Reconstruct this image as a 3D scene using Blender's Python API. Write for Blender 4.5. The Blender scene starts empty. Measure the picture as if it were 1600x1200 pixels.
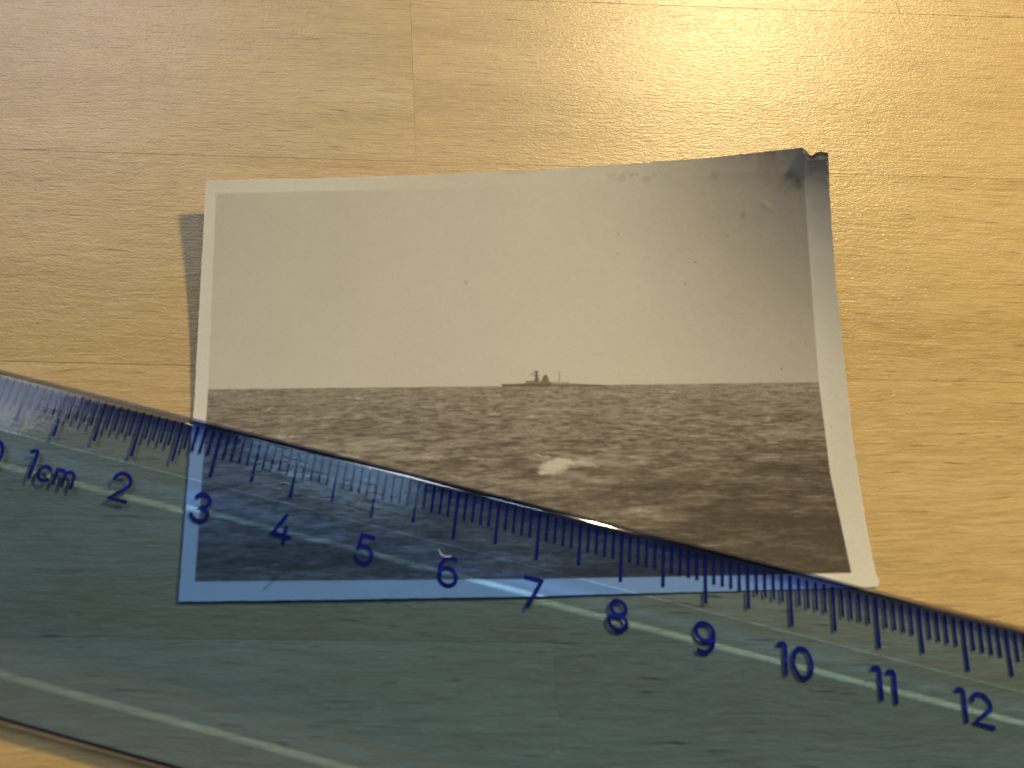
import bpy, bmesh, math
import numpy as np
from mathutils import Matrix, Vector

# ---------------------------------------------------------------- basics
# all lengths below are written in centimetres and stored in metres
S = 0.01
scene = bpy.context.scene
COL = scene.collection
RNG = np.random.RandomState(7)

# ---------------------------------------------------------------- camera
F_PX, CX, CY = 1200.0, 522.8, 77.3          # focal length and principal point of the cropped phone picture (1600 x 1200)
CAM = np.array([0.0, -5.5987, 10.7991])
RIGHT = np.array([0.99610175, 0.07831282, 0.04060067])
UP = np.array([-0.08821175, 0.88432141, 0.45846956])
FWD = np.array([0.0, 0.46026378, -0.88778221])
cd = bpy.data.cameras.new('camera')
cam = bpy.data.objects.new('camera', cd); COL.objects.link(cam)
cd.sensor_width = 36.0; cd.sensor_fit = 'HORIZONTAL'
cd.lens = 36.0 * F_PX / 1600.0
cd.shift_x = (800 - CX) / 1600.0
cd.shift_y = -(600 - CY) / 1600.0
cd.clip_start = 0.005; cd.clip_end = 20
M = Matrix.Identity(4)
for i in range(3):
    M[i][0] = RIGHT[i]; M[i][1] = UP[i]; M[i][2] = -FWD[i]; M[i][3] = CAM[i] * S
cam.matrix_world = M
cd.dof.use_dof = True
cd.dof.focus_distance = 0.1235
cd.dof.aperture_fstop = 26.0
scene.camera = cam

# ---------------------------------------------------------------- light and exposure
world = bpy.data.worlds.new('World'); scene.world = world; world.use_nodes = True
bg = world.node_tree.nodes['Background']
bg.inputs['Color'].default_value = (0.95, 0.95, 1.0, 1)
bg.inputs['Strength'].default_value = 0.026

def area_light(name, loc, target, sx, sy, power, color, shape='RECTANGLE'):
    l = bpy.data.lights.new(name, 'AREA'); l.shape = shape
    l.size = sx * S
    if shape in ('RECTANGLE', 'ELLIPSE'): l.size_y = sy * S
    l.energy = power; l.color = color
    o = bpy.data.objects.new(name, l); COL.objects.link(o)
    o.location = Vector(loc) * S
    d = (Vector(target) - Vector(loc)).normalized()
    o.rotation_euler = d.to_track_quat('-Z', 'Y').to_euler()
    return o
LAMP = (30.0, 28.4, 40.8)
lamp = area_light('desk_lamp', LAMP, (12.0, -2.0, 0), 5.4, 5.4, 0.73, (1.0, 0.79, 0.41), 'DISK')
lamp.data.spread = math.radians(72)            # the lamp's shade narrows its cone
area_light('window_pane', (19, 62, 132), (1, -6, 0), 31, 30, 3.0, (0.45, 0.75, 1.0))
area_light('window_pane', (-54, 73, 128), (-3, -2, 0), 78, 54, 14.0, (0.73, 0.81, 1.0))

vs = scene.view_settings
vs.view_transform = 'Standard'; vs.look = 'None'; vs.gamma = 1.0; vs.exposure = 0.0; vs.use_curve_mapping = False
scene.render.engine = 'CYCLES'
scene.cycles.use_denoising = True
scene.cycles.transparent_max_bounces = 12
scene.cycles.max_bounces = 5
scene.cycles.diffuse_bounces = 3
scene.cycles.glossy_bounces = 3
scene.cycles.sample_clamp_indirect = 4.0

# ---------------------------------------------------------------- helpers
def place(x, y, z):
    """point of height z (cm) above the table for a spot measured off the photograph"""
    x = np.asarray(x, float); y = np.asarray(y, float); z = np.asarray(z, float)
    d = (FWD * F_PX)[None, :] + RIGHT[None, :] * (x.ravel()[:, None] - CX) - UP[None, :] * (y.ravel()[:, None] - CY)
    t = (z.ravel() - CAM[2]) / d[:, 2]
    return CAM[None, :] + t[:, None] * d

def mesh_object(name, verts, faces, mats=(), parent=None, fmat=None, smooth=False):
    me = bpy.data.meshes.new(name)
    me.from_pydata([tuple(v) for v in verts], [], [tuple(f) for f in faces])
    for m in mats: me.materials.append(m)
    if fmat is not None: me.polygons.foreach_set('material_index', np.asarray(fmat, np.int32))
    if smooth: me.polygons.foreach_set('use_smooth', np.ones(len(me.polygons), bool))
    me.update()
    o = bpy.data.objects.new(name, me); COL.objects.link(o)
    if parent is not None: o.parent = parent
    return o

def tag(o, label=None, cat=None, group=None, kind=None):
    if label: o['label'] = label
    if cat: o['category'] = cat
    if group: o['group'] = group
    if kind: o['kind'] = kind
    return o

class Nodes:
    def __init__(self, name):
        self.mat = bpy.data.materials.new(name); self.mat.use_nodes = True
        self.nt = self.mat.node_tree; self.nt.nodes.clear()
        self.out = self.nt.nodes.new('ShaderNodeOutputMaterial')
    def n(self, typ, **kw):
        nd = self.nt.nodes.new(typ)
        for k, v in kw.items():
            if k.startswith('in_'):
                key = k[3:]; key = int(key) if key.isdigit() else key.replace('_', ' ')
                nd.inputs[key].default_value = v
            else: setattr(nd, k, v)
        return nd
    def l(self, a, b): self.nt.links.new(a, b)
    def math(self, op, a, b=None, clamp=False):
        nd = self.nt.nodes.new('ShaderNodeMath'); nd.operation = op; nd.use_clamp = clamp
        for i, v in enumerate((a, b)):
            if v is None: continue
            if isinstance(v, (int, float)): nd.inputs[i].default_value = v
            else: self.l(v, nd.inputs[i])
        return nd.outputs[0]
    def mix(self, fac, a, b, blend='MIX'):
        nd = self.nt.nodes.new('ShaderNodeMix'); nd.data_type = 'RGBA'; nd.blend_type = blend
        for sock, v in ((nd.inputs[0], fac), (nd.inputs[6], a), (nd.inputs[7], b)):
            if hasattr(v, 'links'): self.l(v, sock)
            elif isinstance(v, (int, float)): sock.default_value = v
            else: sock.default_value = (*v, 1)
        return nd.outputs[2]
    def ramp(self, fac, stops):
        nd = self.nt.nodes.new('ShaderNodeValToRGB')
        e = nd.color_ramp.elements
        while len(e) > 1: e.remove(e[0])
        e[0].position = stops[0][0]; e[0].color = (*stops[0][1], 1) if len(stops[0][1]) == 3 else stops[0][1]
        for p, c in stops[1:]:
            q = e.new(p); q.color = (*c, 1)
        self.l(fac, nd.inputs[0]); return nd.outputs[0]
    def noise(self, vec, scale, detail=4, rough=0.55, dist=0.0):
        nd = self.n('ShaderNodeTexNoise'); nd.inputs['Scale'].default_value = scale
        nd.inputs['Detail'].default_value = detail; nd.inputs['Roughness'].default_value = rough
        nd.inputs['Distortion'].default_value = dist
        self.l(vec, nd.inputs['Vector']); return nd.outputs['Fac']
    def mapping(self, vec, scale, loc=(0, 0, 0), rot=(0, 0, 0)):
        nd = self.n('ShaderNodeMapping'); nd.inputs['Scale'].default_value = scale
        nd.inputs['Location'].default_value = loc; nd.inputs['Rotation'].default_value = rot
        self.l(vec, nd.inputs['Vector']); return nd.outputs[0]

# ---------------------------------------------------------------- materials
def wood_material():
    m = Nodes('birch_wood')
    tc = m.n('ShaderNodeTexCoord').outputs['Object']
    rnd = m.n('ShaderNodeObjectInfo').outputs['Random']
    off = m.n('ShaderNodeCombineXYZ')
    m.l(m.math('MULTIPLY', rnd, 37.0), off.inputs[0]); m.l(m.math('MULTIPLY', rnd, 91.0), off.inputs[1]); m.l(m.math('MULTIPLY', rnd, 53.0), off.inputs[2])
    sc = m.n('ShaderNodeVectorMath', operation='SCALE'); m.l(tc, sc.inputs[0]); sc.inputs['Scale'].default_value = 100.0
    ad = m.n('ShaderNodeVectorMath', operation='ADD'); m.l(sc.outputs[0], ad.inputs[0]); m.l(off.outputs[0], ad.inputs[1])
    v = ad.outputs[0]                                                # centimetres, shifted per plank
    wob = m.noise(m.mapping(v, (0.35, 0.5, 0.5)), 1.0, 3)
    wv = m.n('ShaderNodeCombineXYZ'); m.l(m.math('MULTIPLY', m.math('SUBTRACT', wob, 0.5), 0.28), wv.inputs[1])
    ad2 = m.n('ShaderNodeVectorMath', operation='ADD'); m.l(v, ad2.inputs[0]); m.l(wv.outputs[0], ad2.inputs[1])
    g = ad2.outputs[0]
    broad = m.noise(m.mapping(g, (0.12, 1.1, 1.0)), 1.0, 3, 0.6, 0.3)
    fibre = m.noise(m.mapping(g, (1.0, 26.0, 1.0)), 1.0, 4, 0.75)
    fine = m.noise(m.mapping(g, (3.0, 70.0, 1.0)), 1.0, 2, 0.6)
    pore = m.noise(m.mapping(g, (1.7, 34.0, 2.0)), 1.0, 2, 0.5)
    c = m.ramp(broad, [(0.28, (0.295, 0.192, 0.064)), (0.5, (0.360, 0.242, 0.097)), (0.72, (0.405, 0.280, 0.119))])
    c = m.mix(m.math('MULTIPLY', m.ramp(fibre, [(0.34, (1, 1, 1)), (0.54, (0, 0, 0))]), 0.56), c, (0.23, 0.140, 0.048))
    c = m.mix(m.math('MULTIPLY', m.ramp(fine, [(0.45, (0, 0, 0)), (0.75, (1, 1, 1))]), 0.45), c, (0.54, 0.395, 0.175))
    c = m.mix(m.math('MULTIPLY', m.ramp(pore, [(0.26, (1, 1, 1)), (0.35, (0, 0, 0))]), 0.8), c, (0.13, 0.072, 0.032))
    # a few dark flecks of the grain
    fl = m.noise(m.mapping(g, (1.3, 9.0, 1.0)), 1.0, 1, 0.4)
    c = m.mix(m.math('MULTIPLY', m.ramp(fl, [(0.150, (1, 1, 1)), (0.185, (0, 0, 0))]), 0.6), c, (0.13, 0.07, 0.03))
    # per plank shade
    c = m.mix(m.math('MULTIPLY', rnd, 0.14), c, (0.50, 0.335, 0.115))
    # scratches
    scr = m.noise(m.mapping(v, (0.55, 9.0, 1.0), rot=(0, 0, 0.9)), 1.0, 1, 0.3)
    scr = m.ramp(scr, [(0.175, (1, 1, 1)), (0.20, (0, 0, 0))])
    c = m.mix(m.math('MULTIPLY', scr, 0.35), c, (0.24, 0.15, 0.07))
    b = m.n('ShaderNodeBsdfPrincipled')
    m.l(c, b.inputs['Base Color'])
    rr = m.math('ADD', m.math('MULTIPLY', fibre, 0.16), 0.245)
    m.l(rr, b.inputs['Roughness'])
    b.inputs['Specular IOR Level'].default_value = 0.42
    ripple = m.noise(m.mapping(g, (8.0, 24.0, 1.0)), 1.0, 2, 0.6, 0.5)
    micro = m.noise(m.mapping(g, (24.0, 46.0, 1.0)), 1.0, 1, 0.6)
    h = m.math('ADD', m.math('MULTIPLY', ripple, 0.55), m.math('MULTIPLY', micro, 0.42))
    h = m.math('ADD', h, m.math('MULTIPLY', fibre, 0.35))
    h = m.math('SUBTRACT', h, m.math('MULTIPLY', scr, 0.25))
    bp = m.n('ShaderNodeBump'); bp.inputs['Strength'].default_value = 0.52; bp.inputs['Distance'].default_value = 0.00016
    m.l(h, bp.inputs['Height']); m.l(bp.outputs[0], b.inputs['Normal'])
    m.l(b.outputs[0], m.out.inputs[0])
    return m.mat

def print_material():
    m = Nodes('sepia_print')
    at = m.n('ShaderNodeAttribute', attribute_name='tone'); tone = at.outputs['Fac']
    st = m.n('ShaderNodeAttribute', attribute_name='stain_shade').outputs['Fac']
    tc = m.n('ShaderNodeTexCoord').outputs['Object']
    sc = m.n('ShaderNodeVectorMath', operation='SCALE'); m.l(tc, sc.inputs[0]); sc.inputs['Scale'].default_value = 100.0
    v = sc.outputs[0]
    grain = m.noise(v, 62.0, 2, 0.7)
    mott = m.noise(v, 9.0, 4, 0.6)
    t = m.math('ADD', tone, m.math('MULTIPLY', m.math('SUBTRACT', grain, 0.5), 0.16))
    t = m.math('ADD', t, m.math('MULTIPLY', m.math('SUBTRACT', mott, 0.5), 0.045), True)
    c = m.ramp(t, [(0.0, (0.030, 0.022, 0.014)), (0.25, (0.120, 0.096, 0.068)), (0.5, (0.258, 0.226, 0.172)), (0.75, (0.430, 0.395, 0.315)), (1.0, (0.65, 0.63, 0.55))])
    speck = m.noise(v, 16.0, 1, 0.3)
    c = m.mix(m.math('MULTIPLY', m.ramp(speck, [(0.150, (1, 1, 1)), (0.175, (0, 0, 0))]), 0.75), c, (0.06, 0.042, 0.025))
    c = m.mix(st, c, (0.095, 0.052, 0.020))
    b = m.n('ShaderNodeBsdfPrincipled'); m.l(c, b.inputs['Base Color'])
    b.inputs['Roughness'].default_value = 0.55; b.inputs['Specular IOR Level'].default_value = 0.12
    bp = m.n('ShaderNodeBump'); bp.inputs['Strength'].default_value = 0.22; bp.inputs['Distance'].default_value = 0.00006
    h = m.math('ADD', m.noise(v, 38.0, 3, 0.6), m.math('MULTIPLY', m.noise(v, 2.2, 1), 2.0))
    m.l(h, bp.inputs['Height']); m.l(bp.outputs[0], b.inputs['Normal'])
    m.l(b.outputs[0], m.out.inputs[0]); return m.mat

def paper_material():
    m = Nodes('photo_paper')
    tc = m.n('ShaderNodeTexCoord').outputs['Object']
    f = m.noise(tc, 900.0, 4)
    c = m.ramp(f, [(0.3, (0.36, 0.30, 0.21)), (0.7, (0.60, 0.54, 0.43))])
    b = m.n('ShaderNodeBsdfPrincipled'); m.l(c, b.inputs['Base Color']); b.inputs['Roughness'].default_value = 0.8
    m.l(b.outputs[0], m.out.inputs[0]); return m.mat

def plastic_material(name, tint, gloss=0.05, haze=0.0, bump=0.10, refl=1.0):
    """clear tinted plastic: straight-through transmission plus a surface reflection that grows at grazing angles"""
    m = Nodes(name)
    tc = m.n('ShaderNodeTexCoord').outputs['Object']
    sc = m.n('ShaderNodeVectorMath', operation='SCALE'); m.l(tc, sc.inputs[0]); sc.inputs['Scale'].default_value = 100.0
    v = sc.outputs[0]
    geo = m.n('ShaderNodeNewGeometry')
    dt = m.n('ShaderNodeVectorMath', operation='DOT_PRODUCT'); m.l(geo.outputs['Incoming'], dt.inputs[0]); m.l(geo.outputs['Normal'], dt.inputs[1])
    cs = m.math('ABSOLUTE', dt.outputs['Value'])
    fr = m.math('ADD', m.math('MULTIPLY', m.math('POWER', m.math('SUBTRACT', 1.0, cs, True), 5.0), 0.95), 0.042)
    fr = m.math('MULTIPLY', fr, refl)
    # rubbed, scratched surface
    s1 = m.noise(m.mapping(v, (1.2, 26.0, 1.0), rot=(0, 0, 0.35)), 1.0, 2, 0.5)
    s2 = m.noise(m.mapping(v, (30.0, 1.6, 1.0), rot=(0, 0, 0.5)), 1.0, 2, 0.5)
    s3 = m.noise(m.mapping(v, (7.0, 7.0, 1.0)), 1.0, 4, 0.7)
    scr = m.math('ADD', m.ramp(s1, [(0.205, (1, 1, 1)), (0.225, (0, 0, 0))]), m.ramp(s2, [(0.20, (1, 1, 1)), (0.22, (0, 0, 0))]))
    h = m.math('ADD', m.math('MULTIPLY', s3, 0.5), m.math('ADD', m.math('MULTIPLY', s1, 0.35), m.math('MULTIPLY', s2, 0.25)))
    if haze == 0: h = s3
    bp = m.n('ShaderNodeBump'); bp.inputs['Strength'].default_value = bump; bp.inputs['Distance'].default_value = 0.0001
    m.l(h, bp.inputs['Height'])
    gl = m.n('ShaderNodeBsdfGlossy'); gl.inputs['Roughness'].default_value = gloss
    if haze > 0: m.l(bp.outputs[0], gl.inputs['Normal'])
    tr = m.n('ShaderNodeBsdfTransparent'); tr.inputs['Color'].default_value = (*tint, 1)
    mx = m.n('ShaderNodeMixShader'); m.l(fr, mx.inputs[0]); m.l(tr.outputs[0], mx.inputs[1]); m.l(gl.outputs[0], mx.inputs[2])
    last = mx
    if haze > 0:
        df = m.n('ShaderNodeBsdfDiffuse'); df.inputs['Color'].default_value = (0.55, 0.62, 0.72, 1)
        smear = m.ramp(m.noise(v, 0.9, 4, 0.65), [(0.35, (0.2, 0.2, 0.2)), (0.75, (1, 1, 1))])
        fac = m.math('ADD', m.math('MULTIPLY', smear, haze), m.math('MULTIPLY', scr, 0.10), True)
        mz = m.n('ShaderNodeMixShader'); m.l(fac, mz.inputs[0]); m.l(mx.outputs[0], mz.inputs[1]); m.l(df.outputs[0], mz.inputs[2]); last = mz
    m.l(last.outputs[0], m.out.inputs[0])
    return m.mat

def ink_material():
    m = Nodes('blue_ink')
    tc = m.n('ShaderNodeTexCoord').outputs['Object']
    f = m.noise(tc, 2500.0, 3)
    c = m.ramp(f, [(0.3, (0.004, 0.004, 0.050)), (0.7, (0.006, 0.007, 0.095))])
    b = m.n('ShaderNodeBsdfPrincipled'); m.l(c, b.inputs['Base Color']); b.inputs['Roughness'].default_value = 0.6
    b.inputs['Specular IOR Level'].default_value = 0.1
    m.l(b.outputs[0], m.out.inputs[0]); return m.mat

def lint_material():
    m = Nodes('white_lint')
    tc = m.n('ShaderNodeTexCoord').outputs['Object']
    c = m.ramp(m.noise(tc, 3000.0, 2), [(0.3, (0.6, 0.58, 0.55)), (0.7, (0.85, 0.84, 0.82))])
    b = m.n('ShaderNodeBsdfPrincipled'); m.l(c, b.inputs['Base Color']); b.inputs['Roughness'].default_value = 0.9
    m.l(b.outputs[0], m.out.inputs[0]); return m.mat

WOOD = wood_material(); PRINT = print_material(); PAPER = paper_material(); INK = ink_material(); LINT = lint_material()
P_BEVEL = plastic_material('ruler_bevel', (0.50, 0.67, 0.99), 0.045, 0.008, 0.20, 0.42)
P_FLAT = plastic_material('ruler_flat', (0.43, 0.63, 0.98), 0.05, 0.008, 0.10, 0.75)
P_CAUSTIC = plastic_material('ruler_caustic_facet', (3.8, 6.6, 13.0), 0.08, 0.0, 0.05)  # added facet; its over-bright tint stands in for light focused by the ridge
P_UNDER = plastic_material('ruler_underside', (0.97, 0.985, 1.0), 0.06, 0.0, 0.08, 1.4)
P_ROUND = plastic_material('ruler_round_edge', (0.30, 0.42, 0.85), 0.09, 0.0, 0.10, 2.5)
P_EDGE = plastic_material('ruler_edge', (0.06, 0.09, 0.34), 0.10, 0.0, 0.10)

# ---------------------------------------------------------------- setting: laminated table top
ALPHA, PW, POFF = 0.06217, 2.85824, -7.53778
tabletop = bpy.data.objects.new('tabletop', None); COL.objects.link(tabletop)
tabletop.rotation_euler = (0, 0, ALPHA)
tag(tabletop, 'pale laminated birch tabletop with fine grain and thin glue joints', kind='structure')
def plank(x0, x1, row, dz):
    y0 = POFF + PW * row; y1 = y0 + PW
    g = 0.0026; bv = 0.0022; th = 2.4
    cx, cy = (x0 + x1) / 2, (y0 + y1) / 2
    a, b = (x1 - x0) / 2 - g / 2, (y1 - y0) / 2 - g / 2
    vs_ = []
    for (ax, ay, z) in ((a, b, -th), (a, b, -bv * 0.6), (a - bv, b - bv, 0.0)):
        vs_ += [(-ax, -ay, z), (ax, -ay, z), (ax, ay, z), (-ax, ay, z)]
    fs = [(3, 2, 1, 0), (8, 9, 10, 11)]
    for r in (0, 4):
        for i in range(4):
            j = (i + 1) % 4; fs.append((r + i, r + j, r + 4 + j, r + 4 + i))
    o = mesh_object('plank', [(x * S, y * S, z * S) for x, y, z in vs_], fs, [WOOD], tabletop)
    o.location = (cx * S, cy * S, dz * S)
    return o
joints = {-2: (-9.0, 6.5), -1: (2.612,), 0: (-13.0, 17.0), 1: (2.45,), 2: (1.234,), 3: (-6.0, 9.5), 4: (3.0,)}
for row, js in joints.items():
    xs = [-24.0] + list(js) + [30.0]
    for i in range(len(xs) - 1):
        plank(xs[i], xs[i + 1], row, -0.003 * ((row * 3 + i * 5) % 3))

# ---------------------------------------------------------------- the old photograph
def interp(pts, s):
    """smooth curve through the listed (x, y) points, parametrised 0..1 by length"""
    p = np.array(pts, float); d = np.r_[0, np.cumsum(np.hypot(*np.diff(p, axis=0).T))]; d /= d[-1]
    return np.stack([np.interp(s, d, p[:, 0]), np.interp(s, d, p[:, 1])], -1)
def smooth_curve(pts, s, k=25):
    c = interp(pts, np.linspace(0, 1, 801))
    pad = np.r_[2 * c[:1] - c[k:0:-1], c, 2 * c[-1:] - c[-2:-k - 2:-1]]
    w = np.hanning(2 * k + 1); w /= w.sum()
    q = np.stack([np.convolve(pad[:, i], w, 'valid') for i in (0, 1)], -1)
    return np.stack([np.interp(s, np.linspace(0, 1, 801), q[:, i]) for i in (0, 1)], -1)
TOP = [(322, 283), (330, 282), (500, 278.5), (700, 272), (900, 261.5), (1100, 247.5), (1250, 231)]
TEAR = [(1252, 230.5), (1258, 233), (1263, 240), (1268, 243.5), (1275, 238.5), (1283, 236.5), (1293.5, 239)]
LEFT = [(322, 283), (313, 450), (303.5, 630), (293, 760), (279, 940)]
RIGHT_E = [(1293.5, 239), (1297, 330), (1306, 450), (1318, 560), (1331, 680), (1348, 790), (1362, 868), (1368, 896), (1374.5, 908), (1371, 917)]
BOTTOM = [(279, 940), (500, 937), (700, 934), (840, 931.5), (960, 928), (1160, 923), (1371, 917)]

def jitter(n, amp, seed, k=7):
    r = np.random.RandomState(seed).randn(n + 2 * k); w = np.hanning(k); w /= w.sum()
    q = np.convolve(r, w, 'same')[k:-k]; q[0] = q[-1] = 0
    return amp * q
def outline(nu, nv):
    # columns and rows are packed closer where the picture is most detailed
    su = np.interp(np.linspace(0, 1, nu), [0, .34, .64, 1], [0, .44, .68, 1.0])
    sv = np.interp(np.linspace(0, 1, nv), [0, .30, .70, 1], [0, .43, .72, 1.0])
    # top edge: smooth run, then the torn corner, matched to the horizontal position along the edge
    xs = 322 + (1293.5 - 322) * su
    sm = smooth_curve(TOP, np.linspace(0, 1, 900), 20)
    te = np.array(TEAR)
    full = np.r_[sm, te]
    top = np.stack([xs, np.interp(xs, full[:, 0], full[:, 1])], -1)
    left = smooth_curve(LEFT, sv); right = smooth_curve(RIGHT_E, sv, 8); bot = smooth_curve(BOTTOM, su)
    left[0] = top[0]; right[0] = top[-1]; bot[0] = left[-1]; right[-1] = bot[-1]
    return su, sv, top, left, right, bot
def smooth_interp(u, xp, fp):
    q = np.linspace(-0.2, 1.2, 561); f = np.interp(q, xp, fp)
    f[q < 0] = fp[0] + (fp[1] - fp[0]) / (xp[1] - xp[0]) * q[q < 0]
    f[q > 1] = fp[-1] + (fp[-1] - fp[-2]) / (xp[-1] - xp[-2]) * (q[q > 1] - 1)
    k = np.hanning(61); k /= k.sum()
    f = np.convolve(np.pad(f, 30, mode='edge'), k, 'valid')
    return np.interp(u, q, f)
def height(u, v):
    zt = smooth_interp(u, [0, .2, .4, .55, .7, .8, .9, 1.0], [.50, .42, .36, .36, .47, .69, 1.03, 1.48])
    zb = smooth_interp(u, [0, .25, .5, .65, .8, 1.0], [.045, .050, .042, .032, .016, .012])
    v0 = 0.60 + 0.38 * u                     # flat under the ruler, curling up beyond it
    g = np.clip(1 - v / v0, 0, 1) ** (1.7 + 0.25 * u)
    return zt * g + zb * (1 - g)
def sheet(nu, nv):
    su, sv, top, left, right, bot = outline(nu, nv)
    U, V = np.meshgrid(su, sv)
    u = U[..., None]; v = V[..., None]
    c00, c10, c01, c11 = top[0], top[-1], bot[0], bot[-1]
    P = (1 - v) * top[None] + v * bot[None] + (1 - u) * left[:, None] + u * right[:, None] \
        - ((1 - u) * (1 - v) * c00 + u * (1 - v) * c10 + (1 - u) * v * c01 + u * v * c11)
    # the torn notch only lives near the top edge
    notch = np.interp(top[:, 0], [1240, 1256], [0, 1]) * (top[:, 1] - np.interp(top[:, 0], [1250, 1293.5], [230.5, 227]))
    P[..., 1] += notch[None] * (np.exp(-V * 55) - (1 - V))
    # slightly uneven cut edges
    P[..., 1] += jitter(nu, 0.5, 1, 15)[None] * np.exp(-V * 160) + jitter(nu, 0.6, 2, 15)[None] * np.exp(-(1 - V) * 160)
    P[..., 0] += jitter(nv, 0.5, 3, 15)[:, None] * np.exp(-U * 220) + jitter(nv, 0.8, 4, 11)[:, None] * np.exp(-(1 - U) * 220)
    return U, V, P[..., 0], P[..., 1], height(U, V)

# --- numpy noise used to draw the picture on the print
def vnoise(x, y, seed):
    r = np.random.RandomState(seed); T = r.rand(256, 256)
    xi = np.floor(x).astype(int); yi = np.floor(y).astype(int); fx = x - xi; fy = y - yi
    fx = fx * fx * (3 - 2 * fx); fy = fy * fy * (3 - 2 * fy)
    g = lambda a, b: T[b % 256, a % 256]
    return (g(xi, yi) * (1 - fx) + g(xi + 1, yi) * fx) * (1 - fy) + (g(xi, yi + 1) * (1 - fx) + g(xi + 1, yi + 1) * fx) * fy
def fbm(x, y, seed, octs=5, gain=0.55):
    s = 0; a = 1; t = 0
    for o in range(octs):
        s = s + a * vnoise(x * 2 ** o + 17.3 * o, y * 2 ** o + 5.1 * o, seed + o); t += a; a *= gain
    return s / t
def sstep(a, b, x):
    t = np.clip((x - a) / (b - a), 0, 1); return t * t * (3 - 2 * t)
def blob(x, y, cx, cy, rx, ry, rot=0.0, soft=0.5):
    c, s = math.cos(rot), math.sin(rot); dx, dy = x - cx, y - cy
    q = np.hypot((dx * c + dy * s) / rx, (-dx * s + dy * c) / ry)
    return 1 - sstep(1 - soft, 1 + soft, q)
def poly_mask(x, y, pts, soft=1.0):
    """soft mask of a convex or concave polygon (even-odd, feathered by distance)"""
    p = np.array(pts, float); inside = np.zeros(x.shape, bool); d = np.full(x.shape, 1e9)
    for i in range(len(p)):
        a, b = p[i], p[(i + 1) % len(p)]
        cond = ((a[1] > y) != (b[1] > y))
        xin = (b[0] - a[0]) * (y - a[1]) / (b[1] - a[1] + 1e-12) + a[0]
        inside ^= cond & (x < xin)
        e = b - a; t = np.clip(((x - a[0]) * e[0] + (y - a[1]) * e[1]) / (e @ e + 1e-12), 0, 1)
        d = np.minimum(d, np.hypot(x - a[0] - t * e[0], y - a[1] - t * e[1]))
    sd = np.where(inside, -d, d)
    return 1 - sstep(-soft, soft, sd)

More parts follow.
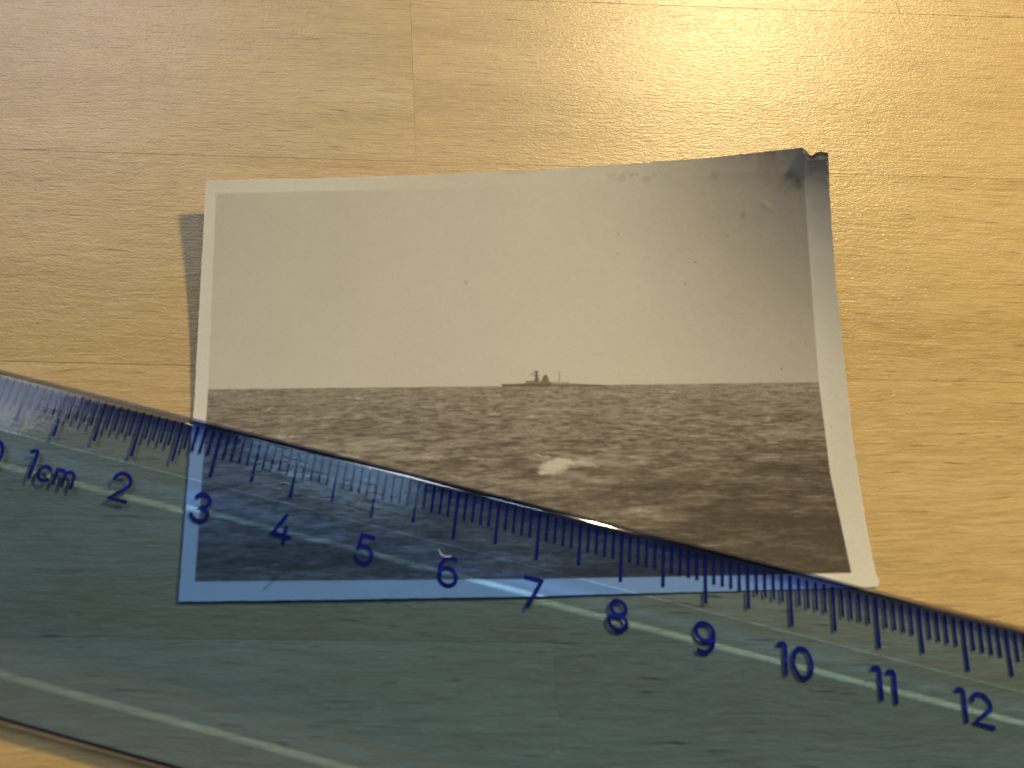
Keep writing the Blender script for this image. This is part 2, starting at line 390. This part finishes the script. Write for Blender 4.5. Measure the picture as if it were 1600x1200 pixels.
def picture(X, Y, U, V):
    """tone 0..1 of the sepia picture and a stain mask, drawn in picture units"""
    hz = 608.5 + (X - 325) * (-11.0 / 955)                      # sea horizon
    hz = hz + 0.8 * (fbm(X / 40, X * 0, 301, 3) - .5)
    d = Y - hz
    sky = 0.70 + 0.030 * sstep(280, 600, Y) - 0.05 * sstep(900, 1290, X) - 0.055 * sstep(860, 1290, X) - 0.12 * sstep(880, 1290, X + 0.5 * (430 - Y)) * sstep(640, 260, Y) + 0.035 * (fbm(X / 90, Y / 90, 11, 4) - 0.5)  # darkens toward upper right: shade of the curled corner painted into the tone
    # sea in perspective
    D = np.maximum(d, 0) + 9.0
    s = np.log(D)
    a = (X - 800) / D
    w1 = fbm(a * 1.5 + 40 + 2.5 * s, s * 11.0 + 0.25 * a, 21, 5, 0.60)
    w2 = fbm(a * 4.5 + 9 - 3.0 * s + 2.0 * w1, s * 30.0, 51, 4, 0.62)
    w3 = fbm(X / 13.0, Y / 2.6, 81, 3, 0.6)
    swell = fbm(a * 0.6 + 3, s * 5.0 + 0.15 * a, 111, 2, 0.5)
    rid = 1 - np.abs(2 * w1 - 1)
    tone = 0.360 + 0.17 * (w1 - .5) + 0.36 * (w2 - .5) + 0.30 * (w3 - .5) + 0.10 * (swell - .5)
    tone = tone - 0.09 * sstep(0.86, 0.98, rid) * sstep(5, 60, d)
    tone = tone + 0.03 * (1 - sstep(0, 60, d)) - 0.13 * sstep(60, 280, d)
    nw = fbm(X / 22, Y / 7, 7, 4)
    # long light and dark wave faces
    for (cx, cy, rx, ry, rot, amt) in [
            (1048, 762, 58, 11, -0.05, -0.15), (940, 690, 60, 3.5, 0.02, -0.10), (860, 643, 34, 2.5, 0.03, -0.11),
            (900, 648, 30, 3, 0.0, -0.07), (735, 676, 40, 3, 0.06, -0.08), (770, 697, 45, 3.5, -0.06, -0.12),
            (930, 662, 50, 3, 0.0, -0.06), (690, 722, 60, 6, 0.03, -0.12), (815, 727, 26, 10, 0.0, -0.14),
            (918, 735, 26, 7, 0.25, -0.16), (1010, 733, 60, 5, -0.1, -0.07), (1180, 700, 70, 6, 0.05, -0.07),
            (1220, 735, 60, 9, 0.08, -0.10), (1130, 800, 90, 14, 0.1, -0.10), (1240, 820, 70, 16, 0.05, -0.10),
            (1210, 650, 60, 4, 0.02, -0.05), (620, 640, 60, 3, 0.02, -0.05), (520, 660, 40, 3, 0.05, -0.07),
            (980, 782, 60, 8, 0.1, -0.08), (940, 722, 40, 3, 0.18, 0.12),
            (1105, 768, 24, 6, -0.3, 0.08), (1120, 745, 34, 5, -0.2, 0.06), (1000, 800, 60, 8, 0.1, 0.05),
            (760, 746, 60, 6, 0.1, 0.08), (880, 765, 70, 7, 0.1, 0.07), (600, 690, 60, 5, 0.1, 0.06),
            (480, 860, 90, 9, -0.08, -0.08), (420, 830, 70, 7, -0.05, 0.05), (560, 880, 80, 9, 0.0, -0.07), (400, 880, 60, 8, 0.05, -0.06)]:
        n = nw
        tone = tone + 0.8 * amt * blob(X, Y, cx + 10 * (n - .5), cy + 9 * (n - .5), rx, ry, rot, 0.8) * (0.55 + 0.9 * n)
    # printed vignette of the dark lower right and left
    tone = tone - 0.13 * sstep(960, 1290, X + 0.45 * (Y - 700)) * sstep(20, 190, d)
    tone = tone + 0.06 * sstep(800, 450, X) * sstep(660, 760, Y)
    # foam
    n1 = fbm(X / 9, Y / 5, 201, 4, 0.6); n2 = fbm(X / 5, Y / 4, 221, 3, 0.6)
    foam = 0
    for (cx, cy, rx, ry, rot, thr) in [
            (866, 729, 27, 12, -0.05, .34), (882, 721, 22, 6, 0.1, .40), (848, 713, 16, 3, 0.2, .45), (853, 738, 16, 5, 0.0, .40),
            (912, 724, 28, 4, 0.22, .52), (675, 715, 30, 2.4, 0.02, .46),
            (738, 716, 7, 2.4, 0.0, .42), (545, 712, 24, 3.0, 0.16, .45), (438, 683, 12, 2.4, 0.05, .42), (457, 682, 8, 2.0, 0.0, .42),
            (424, 638, 9, 2, 0.0, .45), (560, 608.5 + 14, 10, 1.6, 0.0, .5), (776, 618, 8, 1.3, 0.0, .45), (720, 630, 8, 1.7, 0.1, .45),
            (776, 646, 16, 1.6, -0.2, .55), (855, 611, 4, 1.5, 0.0, .45), (1052, 612, 7, 1.6, 0.0, .45), (1025, 661, 10, 1.8, 0.1, .52),
            (1030, 636, 24, 1.8, -0.2, .64), (1200, 655, 9, 1.6, 0.1, .55),
            (470, 742, 30, 5, 0.05, .58), (420, 700, 20, 3, 0.1, .55)]:
        b = blob(X + 9 * (n1 - .5), Y + 7 * (n2 - .5), cx, cy, rx * .82, ry * .8, rot, 0.35)
        foam = np.maximum(foam, (1.0 if ry > 4.5 else 0.62) * b * sstep(thr - .17, thr + .10, 0.6 * n1 + 0.4 * n2 + 0.25 * b))
    caps = sstep(0.71, 0.80, w2) * sstep(0.55, 0.75, w1) * sstep(6, 30, d) * (1 - 0.6 * sstep(150, 250, d))
    foam = np.maximum(foam * 0.78, 0.18 * caps)
    tone = tone + (0.79 - tone) * np.clip(foam, 0, 1)
    tone = 0.07 + np.logaddexp(0, (tone - 0.07) * 18) / 18; tone = np.clip(tone, 0.05, 0.84)
    edge = sstep(-1.3, 1.3, d)
    pic = sky * (1 - edge) + tone * edge
    # the distant warship on the horizon: hull, turrets, tower mast, funnel, pole mast
    ship = 0
    for pts, k in [([(782.5, 600.3), (800, 600.0), (818, 599.3), (860, 599), (862, 603.8), (786, 604.0)], .95),          # forward hull
                   ([(858, 599), (900, 599.4), (926, 600.6), (952, 602.4), (944, 604.0), (858, 604.0)], .72),                       # after hull, in haze
                   ([(820, 600), (822, 595.2), (832, 594.6), (834, 600)], .75), ([(832, 600), (832.5, 595.6), (862, 597), (864, 600)], .82),
                   ([(836.2, 597), (836.8, 580.2), (839.6, 580.2), (840.4, 597)], 1.0),                               # tower mast
                   ([(834.2, 579.4), (841, 579.6), (841, 582.4), (834.6, 582.2)], .80), ([(833, 586), (842.4, 585.6), (842.4, 588), (833.4, 588.4)], .62),
                   ([(834.6, 591), (842.4, 590.6), (843, 597), (834, 597)], .72), ([(828.6, 583.8), (836, 582.6), (836, 584), (829, 585.2)], .5),
                   ([(826.8, 588.8), (829.5, 583.6), (830.5, 584.2), (828, 589)], .40),
                   ([(846.5, 598), (848, 589.4), (850.4, 586.4), (853, 585.6), (855.4, 587.4), (857.2, 592), (858.6, 598)], .85),   # funnel
                   ([(850.6, 588), (851.4, 584.8), (852.4, 584.8), (853, 588)], .5), ([(844, 598), (844.6, 593), (848, 592.4), (848, 598)], .45),
                   ([(873.0, 599), (873.3, 580.5), (874.3, 580.5), (874.8, 599)], .58),                                # pole mast
                   ([(870.8, 582.0), (876.8, 581.6), (876.8, 582.8), (870.8, 583.2)], .36), ([(862, 600), (863, 596.6), (871, 596.4), (872, 600)], .40),
                   ([(876, 600), (877, 596.4), (889, 597), (891, 600)], .38), ([(893, 601), (894, 598.6), (903, 599), (905, 601)], .30)]:
        ship = np.maximum(ship, k * poly_mask(X, Y, pts, 1.0))
    pic = pic + (0.17 - pic) * ship * (0.8 + 0.35 * fbm(X / 3, Y / 3, 9, 2)).clip(0, 1)
    # white border: inner rectangle of the picture
    lx = np.interp(Y, [303, 608, 908], [337.5, 325.5, 304.5])
    rx = np.interp(Y, [290, 450, 600, 740, 895], [1257, 1268, 1279.5, 1297, 1330])
    ty = np.interp(X, [335, 700, 1000, 1260], [303, 293, 279, 262])
    by = np.interp(X, [304, 840, 1150, 1330], [908.5, 904.5, 899, 895])
    def rr(e, w=1.1): return sstep(-w, w, e)
    inner = rr(X - lx + 0.6 * (fbm(Y / 6, X * 0, 401, 2) - .5)) * rr(rx - X) * np.maximum(rr(Y - ty, 2.2), 0.85 * sstep(420, 760, X)) * rr(by - Y)
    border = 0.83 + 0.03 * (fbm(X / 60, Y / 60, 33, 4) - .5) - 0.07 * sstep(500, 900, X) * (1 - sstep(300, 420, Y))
    border = border - 0.06 * sstep(1240, 1330, X) - 0.04 * (1 - sstep(250, 330, Y)) - 0.12 * sstep(1200, 1280, X) * sstep(620, 280, Y)  # upper-right border darkened as well, the curl's shade put into its tone
    t = border * (1 - inner) + pic * inner
    # age: dirt and handling marks in the torn corner and along the top edge; broad blobs also paint curl shade
    n = fbm(X / 26, Y / 26, 71, 5, 0.62); nf = fbm(X / 7, Y / 7, 77, 4, 0.6)
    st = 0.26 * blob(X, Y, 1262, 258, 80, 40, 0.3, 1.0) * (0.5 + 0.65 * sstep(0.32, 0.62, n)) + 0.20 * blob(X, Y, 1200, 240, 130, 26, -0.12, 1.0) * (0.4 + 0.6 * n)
    st = st + 0.40 * blob(X, Y, 1240, 282, 13, 10, 0.6, 0.9) * sstep(0.40, 0.62, nf)
    st = st + 0.45 * blob(X, Y, 1248, 291, 4, 7, 0.5, 0.8)
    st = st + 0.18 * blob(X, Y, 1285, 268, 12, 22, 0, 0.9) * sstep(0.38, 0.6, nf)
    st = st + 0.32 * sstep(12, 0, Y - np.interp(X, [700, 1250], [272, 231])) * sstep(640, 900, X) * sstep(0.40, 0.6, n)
    st = st + 0.22 * blob(X, Y, 995, 276, 40, 9, 0, 0.9) * sstep(0.42, 0.62, nf) + 0.30 * blob(X, Y, 1117, 274, 7, 7, 0, 0.8) * nf
    st = st + 0.35 * blob(X, Y, 1161, 336, 3, 5, 0, 0.8) + 0.5 * blob(X, Y, 1071, 443, 1.6, 1.6, 0, .6) + 0.55 * blob(X, Y, 728, 441, 1.4, 3, -.4, .6)
    # pencil-like scuff across the lower border and the chipped white torn corner
    for (ax, ay, bx, by_, wd) in [(413, 919, 432, 905, 2.2), (420, 910, 438, 899, 1.6), (432, 905, 446, 893, 1.2), (412, 921, 420, 914, 3.0)]:
        e = np.array([bx - ax, by_ - ay]); tt = np.clip(((X - ax) * e[0] + (Y - ay) * e[1]) / (e @ e), 0, 1)
        st = np.maximum(st, 0.55 * (1 - sstep(0, wd, np.hypot(X - ax - tt * e[0], Y - ay - tt * e[1]))) * (0.4 + nf))
    chip = blob(X, Y, 1284, 246, 8, 3.2, 0.05, 0.6) * sstep(0.38, 0.5, nf + .1) + 0.7 * blob(X, Y, 1259, 238, 5, 3, 0.8, .8)
    t = t + (0.90 - t) * np.clip(chip, 0, 1); st = st * (1 - np.clip(chip, 0, 1))
    # rubbed pale rim
    rim = 1 - sstep(0, 0.004, np.minimum(np.minimum(U, 1 - U), np.minimum(V, 1 - V) * 0.6))
    t = t + rim * 0.05 * nf
    return np.clip(t, 0, 1), np.clip(st, 0, 0.9)

photo = bpy.data.objects.new('photograph', None); COL.objects.link(photo)
tag(photo, 'old curled sepia photograph of a warship at sea with a torn corner', 'photograph')

def grid_mesh(name, co, nu, nv, mat, parent, attrs=()):
    me = bpy.data.meshes.new(name)
    nvert = nu * nv; nq = (nu - 1) * (nv - 1)
    i = np.arange(nvert).reshape(nv, nu)
    q = np.stack([i[1:, :-1], i[1:, 1:], i[:-1, 1:], i[:-1, :-1]], -1).reshape(-1, 4)
    me.vertices.add(nvert); me.loops.add(nq * 4); me.polygons.add(nq)
    me.vertices.foreach_set('co', (co * S).astype(np.float32).ravel())
    me.loops.foreach_set('vertex_index', q.astype(np.int32).ravel())
    me.polygons.foreach_set('loop_start', (np.arange(nq) * 4).astype(np.int32))
    me.polygons.foreach_set('use_smooth', np.ones(nq, bool))
    for nme, arr in attrs:
        at = me.attributes.new(nme, 'FLOAT', 'POINT'); at.data.foreach_set('value', arr.astype(np.float32).ravel())
    me.materials.append(mat); me.update(); me.validate()
    o = bpy.data.objects.new(name, me); COL.objects.link(o); o.parent = parent
    return o
NU, NV = 860, 560
U, V, PX, PY, PZ = sheet(NU, NV)
ripple = 0.008 * (fbm(PX / 120, PY / 120, 91, 3) - 0.5) * (1 - V) ** 0.5
dent = 0.004 * blob(PX, PY, 1198, 322, 8, 4, 0.6, 0.9) + 0.003 * blob(PX, PY, 1262, 256, 16, 9, 0.6, 0.9)
PZ = np.maximum(PZ + ripple + dent, 0.006)
co = place(PX, PY, PZ)
tone, stain_shade = picture(PX, PY, U, V)
picture_layer = grid_mesh('picture_layer', co + np.array([0, 0, 0.0022]), NU, NV, PRINT, photo, (('tone', tone), ('stain_shade', stain_shade)))
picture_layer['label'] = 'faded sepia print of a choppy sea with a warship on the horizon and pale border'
# the paper underneath, with real thickness and pale cut edges
iu = np.unique(np.r_[np.linspace(0, NU - 1, 150).astype(int), np.arange(int(NU * .94), NU, 2), NU - 1])
iv = np.unique(np.r_[np.linspace(0, NV - 1, 90).astype(int), NV - 1])
sub = co.reshape(NV, NU, 3)[np.ix_(iv, iu)]
nu2, nv2 = len(iu), len(iv)
TH = 0.022
topv = sub.reshape(-1, 3); botv = topv - np.array([0, 0, TH]); botv[:, 2] = np.maximum(botv[:, 2], 0.0015)
idx = np.arange(nu2 * nv2).reshape(nv2, nu2); nb = nu2 * nv2
faces = []
for r in range(nv2 - 1):
    for c in range(nu2 - 1):
        a, b, c2, d = idx[r + 1, c], idx[r + 1, c + 1], idx[r, c + 1], idx[r, c]
        faces.append((a, b, c2, d)); faces.append((nb + d, nb + c2, nb + b, nb + a))
ring = list(idx[0, :]) + list(idx[1:, -1]) + list(idx[-1, -2::-1]) + list(idx[-2:0:-1, 0])
for k in range(len(ring)):
    a, b = ring[k], ring[(k + 1) % len(ring)]
    faces.append((a, b, nb + b, nb + a))
mesh_object('paper', np.r_[topv, botv] * S, faces, [PAPER], photo)

# ---------------------------------------------------------------- the ruler
RYAW, RO = -0.14096, np.array([-3.93965, -5.02898, 0.0952])
RX, RY = 0.0001, 0.0060
ruler = bpy.data.objects.new('ruler', None); COL.objects.link(ruler)
ruler.matrix_world = Matrix.Translation(Vector(RO * S)) @ Matrix.Rotation(RYAW, 4, 'Z') @ Matrix.Rotation(math.hypot(RX, RY), 4, Vector((RX, RY, 0)).normalized())
tag(ruler, 'transparent blue plastic ruler with centimetre scale lying across the photograph', 'ruler')
# cross-section: distance from the scale edge, height above the underside, and the surface that follows
prof = [(0.0, 0.0, 'e'), (-0.004, 0.122, 'e'), (0.003, 0.145, 'c'), (0.014, 0.159, 'c'), (0.030, 0.168, 'c'), (0.052, 0.175, 'b'), (0.62, 0.294, 'r'), (0.621, 0.307, 'f'),
        (2.494, 0.307, 'r'), (2.490, 0.322, 'b'), (3.165, 0.155, 'e'), (3.19, 0.140, 'e'), (3.205, 0.110, 'e'), (3.205, 0.0, 'u')]  # ridge steps are added to the shape to throw the caustic lines
mi = {'b': 0, 'f': 1, 'r': 2, 'u': 3, 'e': 4, 'c': 5}
K0, K1 = -0.55, 15.6
rv, rf, rm = [], [], []
n = len(prof)
for k in (K0, K1):
    rv += [(k, -d, h) for d, h, _ in prof]
for i in range(n):
    j = (i + 1) % n
    rf.append((i, n + i, n + j, j)[::-1]); rm.append(mi[prof[i][2]])
rf.append(tuple(range(n))[::-1]); rm.append(4)
rf.append(tuple(range(n, 2 * n))); rm.append(4)
body = mesh_object('body', np.array(rv) * S, rf, [P_BEVEL, P_FLAT, P_CAUSTIC, P_UNDER, P_EDGE, P_ROUND], ruler, rm)
bm = bmesh.new(); bm.from_mesh(body.data); bmesh.ops.recalc_face_normals(bm, faces=bm.faces[:]); bm.to_mesh(body.data); bm.free()
for pgn in body.data.polygons: pgn.use_smooth = pgn.material_index >= 4 and len(pgn.vertices) == 4

# --- printing on the underside: every scale line is a piece of its own, lines of one length share a mesh
INKZ = -0.0022
def line_mesh(length, w):
    me = bpy.data.meshes.new('scale_line')
    y0 = -0.072; y1 = -length; pts = []
    for i in range(5):
        t = i / 4; ww = w * (1 + 0.10 * math.sin(i * 2.1)) / 2
        pts.append((-ww, y0 + (y1 - y0) * t, 0)); pts.append((ww, y0 + (y1 - y0) * t, 0))
    me.from_pydata([(x * S, y * S, z * S) for x, y, z in pts], [], [(2 * i, 2 * i + 2, 2 * i + 3, 2 * i + 1) for i in range(4)])
    me.materials.append(INK); me.update(); return me
meshes = {0: line_mesh(0.568, 0.037), 5: line_mesh(0.509, 0.035), 1: line_mesh(0.352, 0.031)}
for mm in range(0, 151):
    o = bpy.data.objects.new('scale_line', meshes[0 if mm % 10 == 0 else 5 if mm % 5 == 0 else 1])
    COL.objects.link(o); o.parent = ruler; o.location = (mm * 0.1 * S, 0, INKZ * S)

# --- numerals drawn as single strokes with round ends
def arc(cx, cy, rx, ry, a0, a1, n=14):
    return [(cx + rx * math.cos(math.radians(a0 + (a1 - a0) * i / n)), cy + ry * math.sin(math.radians(a0 + (a1 - a0) * i / n))) for i in range(n + 1)]
GL = {
    '0': (.235, [arc(.1175, .19, .1175, .19, 90, 450, 32)]),
    '1': (.085, [[(.0, .355), (.035, .377), (.07, .38), (.085, .36), (.085, .0)]]),
    '2': (.235, [arc(.115, .265, .115, .115, 172, -28, 16) + [(.0, .0), (.235, .0)]]),
    '3': (.22, [arc(.105, .287, .098, .093, 160, -90, 16) + arc(.105, .100, .115, .100, 90, -160, 16)[1:]]),
    '4': (.235, [[(.135, .38), (.0, .095), (.235, .095)], [(.165, .215), (.165, .0)]]),
    '5': (.22, [[(.205, .38), (.045, .38), (.022, .205)] + arc(.105, .118, .112, .118, 125, -155, 18)]),
    '6': (.235, [arc(.1175, .115, .1175, .115, 150, 510, 26), arc(.150, .19, .146, .19, 205, 70, 14)]),
    '7': (.22, [[(.0, .38), (.215, .38), (.06, .0)]]),
    '8': (.235, [arc(.1175, .287, .098, .093, 90, 450, 26), arc(.1175, .100, .1175, .100, 90, 450, 28)]),
    '9': (.235, [arc(.1175, .265, .1175, .115, -30, 330, 26), arc(.085, .19, .146, .19, 25, -110, 14)]),
    'c': (.150, [arc(.095, .100, .090, .100, 48, 312, 18)]),
    'm': (.26, [[(.0, .0), (.0, .205)], [(.0, .12)] + arc(.062, .135, .062, .070, 170, 0, 10) + [(.124, .0)], [(.124, .12)] + arc(.188, .135, .064, .070, 170, 0, 10) + [(.252, .0)]]),
}
def stroke(pts, w, z, V_, F_):
    p = np.array(pts, float); closed = np.hypot(*(p[0] - p[-1])) < 1e-4
    if closed: p = p[:-1]
    m_ = len(p); L_, R_ = [], []
    for i in range(m_):
        a = p[i - 1] if (i > 0 or closed) else None
        b = p[(i + 1) % m_] if (i < m_ - 1 or closed) else None
        d1 = (p[i] - a) / (np.hypot(*(p[i] - a)) + 1e-9) if a is not None else None
        d2 = (b - p[i]) / (np.hypot(*(b - p[i])) + 1e-9) if b is not None else None
        if d1 is None: d1 = d2
        if d2 is None: d2 = d1
        t = d1 + d2; t = t / (np.hypot(*t) + 1e-9); nn = np.array([-t[1], t[0]])
        sc_ = min(1.0 / max(nn @ np.array([-d1[1], d1[0]]), 0.35), 1.9)
        L_.append(p[i] + nn * w / 2 * sc_); R_.append(p[i] - nn * w / 2 * sc_)
    b0 = len(V_)
    for l_, r_ in zip(L_, R_): V_ += [(l_[0], l_[1], z), (r_[0], r_[1], z)]
    for i in range(m_ if closed else m_ - 1):
        j = (i + 1) % m_; F_.append((b0 + 2 * i, b0 + 2 * i + 1, b0 + 2 * j + 1, b0 + 2 * j))
    if not closed:
        for e, dirn in ((0, p[0] - p[1]), (m_ - 1, p[-1] - p[-2])):
            an = math.atan2(dirn[1], dirn[0]); c0 = len(V_)
            for q in range(9):
                th = an - math.pi / 2 + math.pi * q / 8
                V_.append((p[e][0] + w / 2 * math.cos(th), p[e][1] + w / 2 * math.sin(th), z))
            F_.append(tuple(range(c0, c0 + 9)))
def numeral(text, x, ycen, center=True, name='numeral'):
    V_, F_ = [], []
    gap = 0.088 if len(text) < 3 else 0.085; wx, hy = 0.88, 0.73; ws = [GL[c][0] * wx for c in text]
    total = sum(ws) + gap * (len(text) - 1)
    cx = -total / 2 if center else 0.0
    layer = 0
    for c, w_ in zip(text, ws):
        for s_ in GL[c][1]:
            stroke([(a * wx + cx, (b - 0.19) * hy) for a, b in s_], 0.044, -0.0004 * layer, V_, F_); layer += 1
        cx += w_ + gap
    o = mesh_object(name, np.array(V_) * S, F_, [INK], ruler)
    o.location = (x * S, ycen * S, INKZ * S)
    return o
NY = -0.90
numeral('0', 0.37, NY)
numeral('1cm', 0.812, NY, center=False)
for k in range(2, 16):
    numeral(str(k), k - 0.01 + (0.03 if k in (10, 11, 12) else 0.0), NY)

# ---------------------------------------------------------------- specks of lint on the ruler
def lint(pts, z, r, label):
    p = smooth_curve(pts, np.linspace(0, 1, 14), 60)
    zz = z + 0.012 * np.sin(np.linspace(0, 3, 14)) ** 2
    c = place(p[:, 0], p[:, 1], zz)
    V_, F_ = [], []
    for i in range(14):
        t = c[min(i + 1, 13)] - c[max(i - 1, 0)]; t /= np.linalg.norm(t)
        s_ = np.cross(t, [0, 0, 1]); s_ /= np.linalg.norm(s_); u_ = np.cross(s_, t)
        rr_ = r * (0.5 + 0.5 * math.sin(math.pi * (i + .6) / 14.2))
        for q in range(5):
            an = 2 * math.pi * q / 5; V_.append((c[i] + (s_ * math.cos(an) + u_ * math.sin(an)) * rr_))
    for i in range(13):
        for q in range(5):
            F_.append((i * 5 + q, i * 5 + (q + 1) % 5, i * 5 + 5 + (q + 1) % 5, i * 5 + 5 + q))
    F_.append(tuple(range(5))[::-1]); F_.append(tuple(range(65, 70)))
    o = mesh_object('lint_fibre', np.array(V_) * S, F_, [LINT], None, None, True)
    return tag(o, label, 'lint', 'lint on the ruler')
lint([(288, 663), (293, 661), (297, 664), (303, 665)], 0.255, 0.0042, 'short white lint thread on the ruler edge above the numeral three')
lint([(685, 857), (689, 866), (696, 870), (706, 869)], 0.395, 0.0032, 'thin curved white fibre just above the numeral six on the ruler')
lint([(575, 728), (578, 731), (579, 735), (581, 733)], 0.235, 0.0030, 'tiny white fibre on the ruler edge above the numeral five')
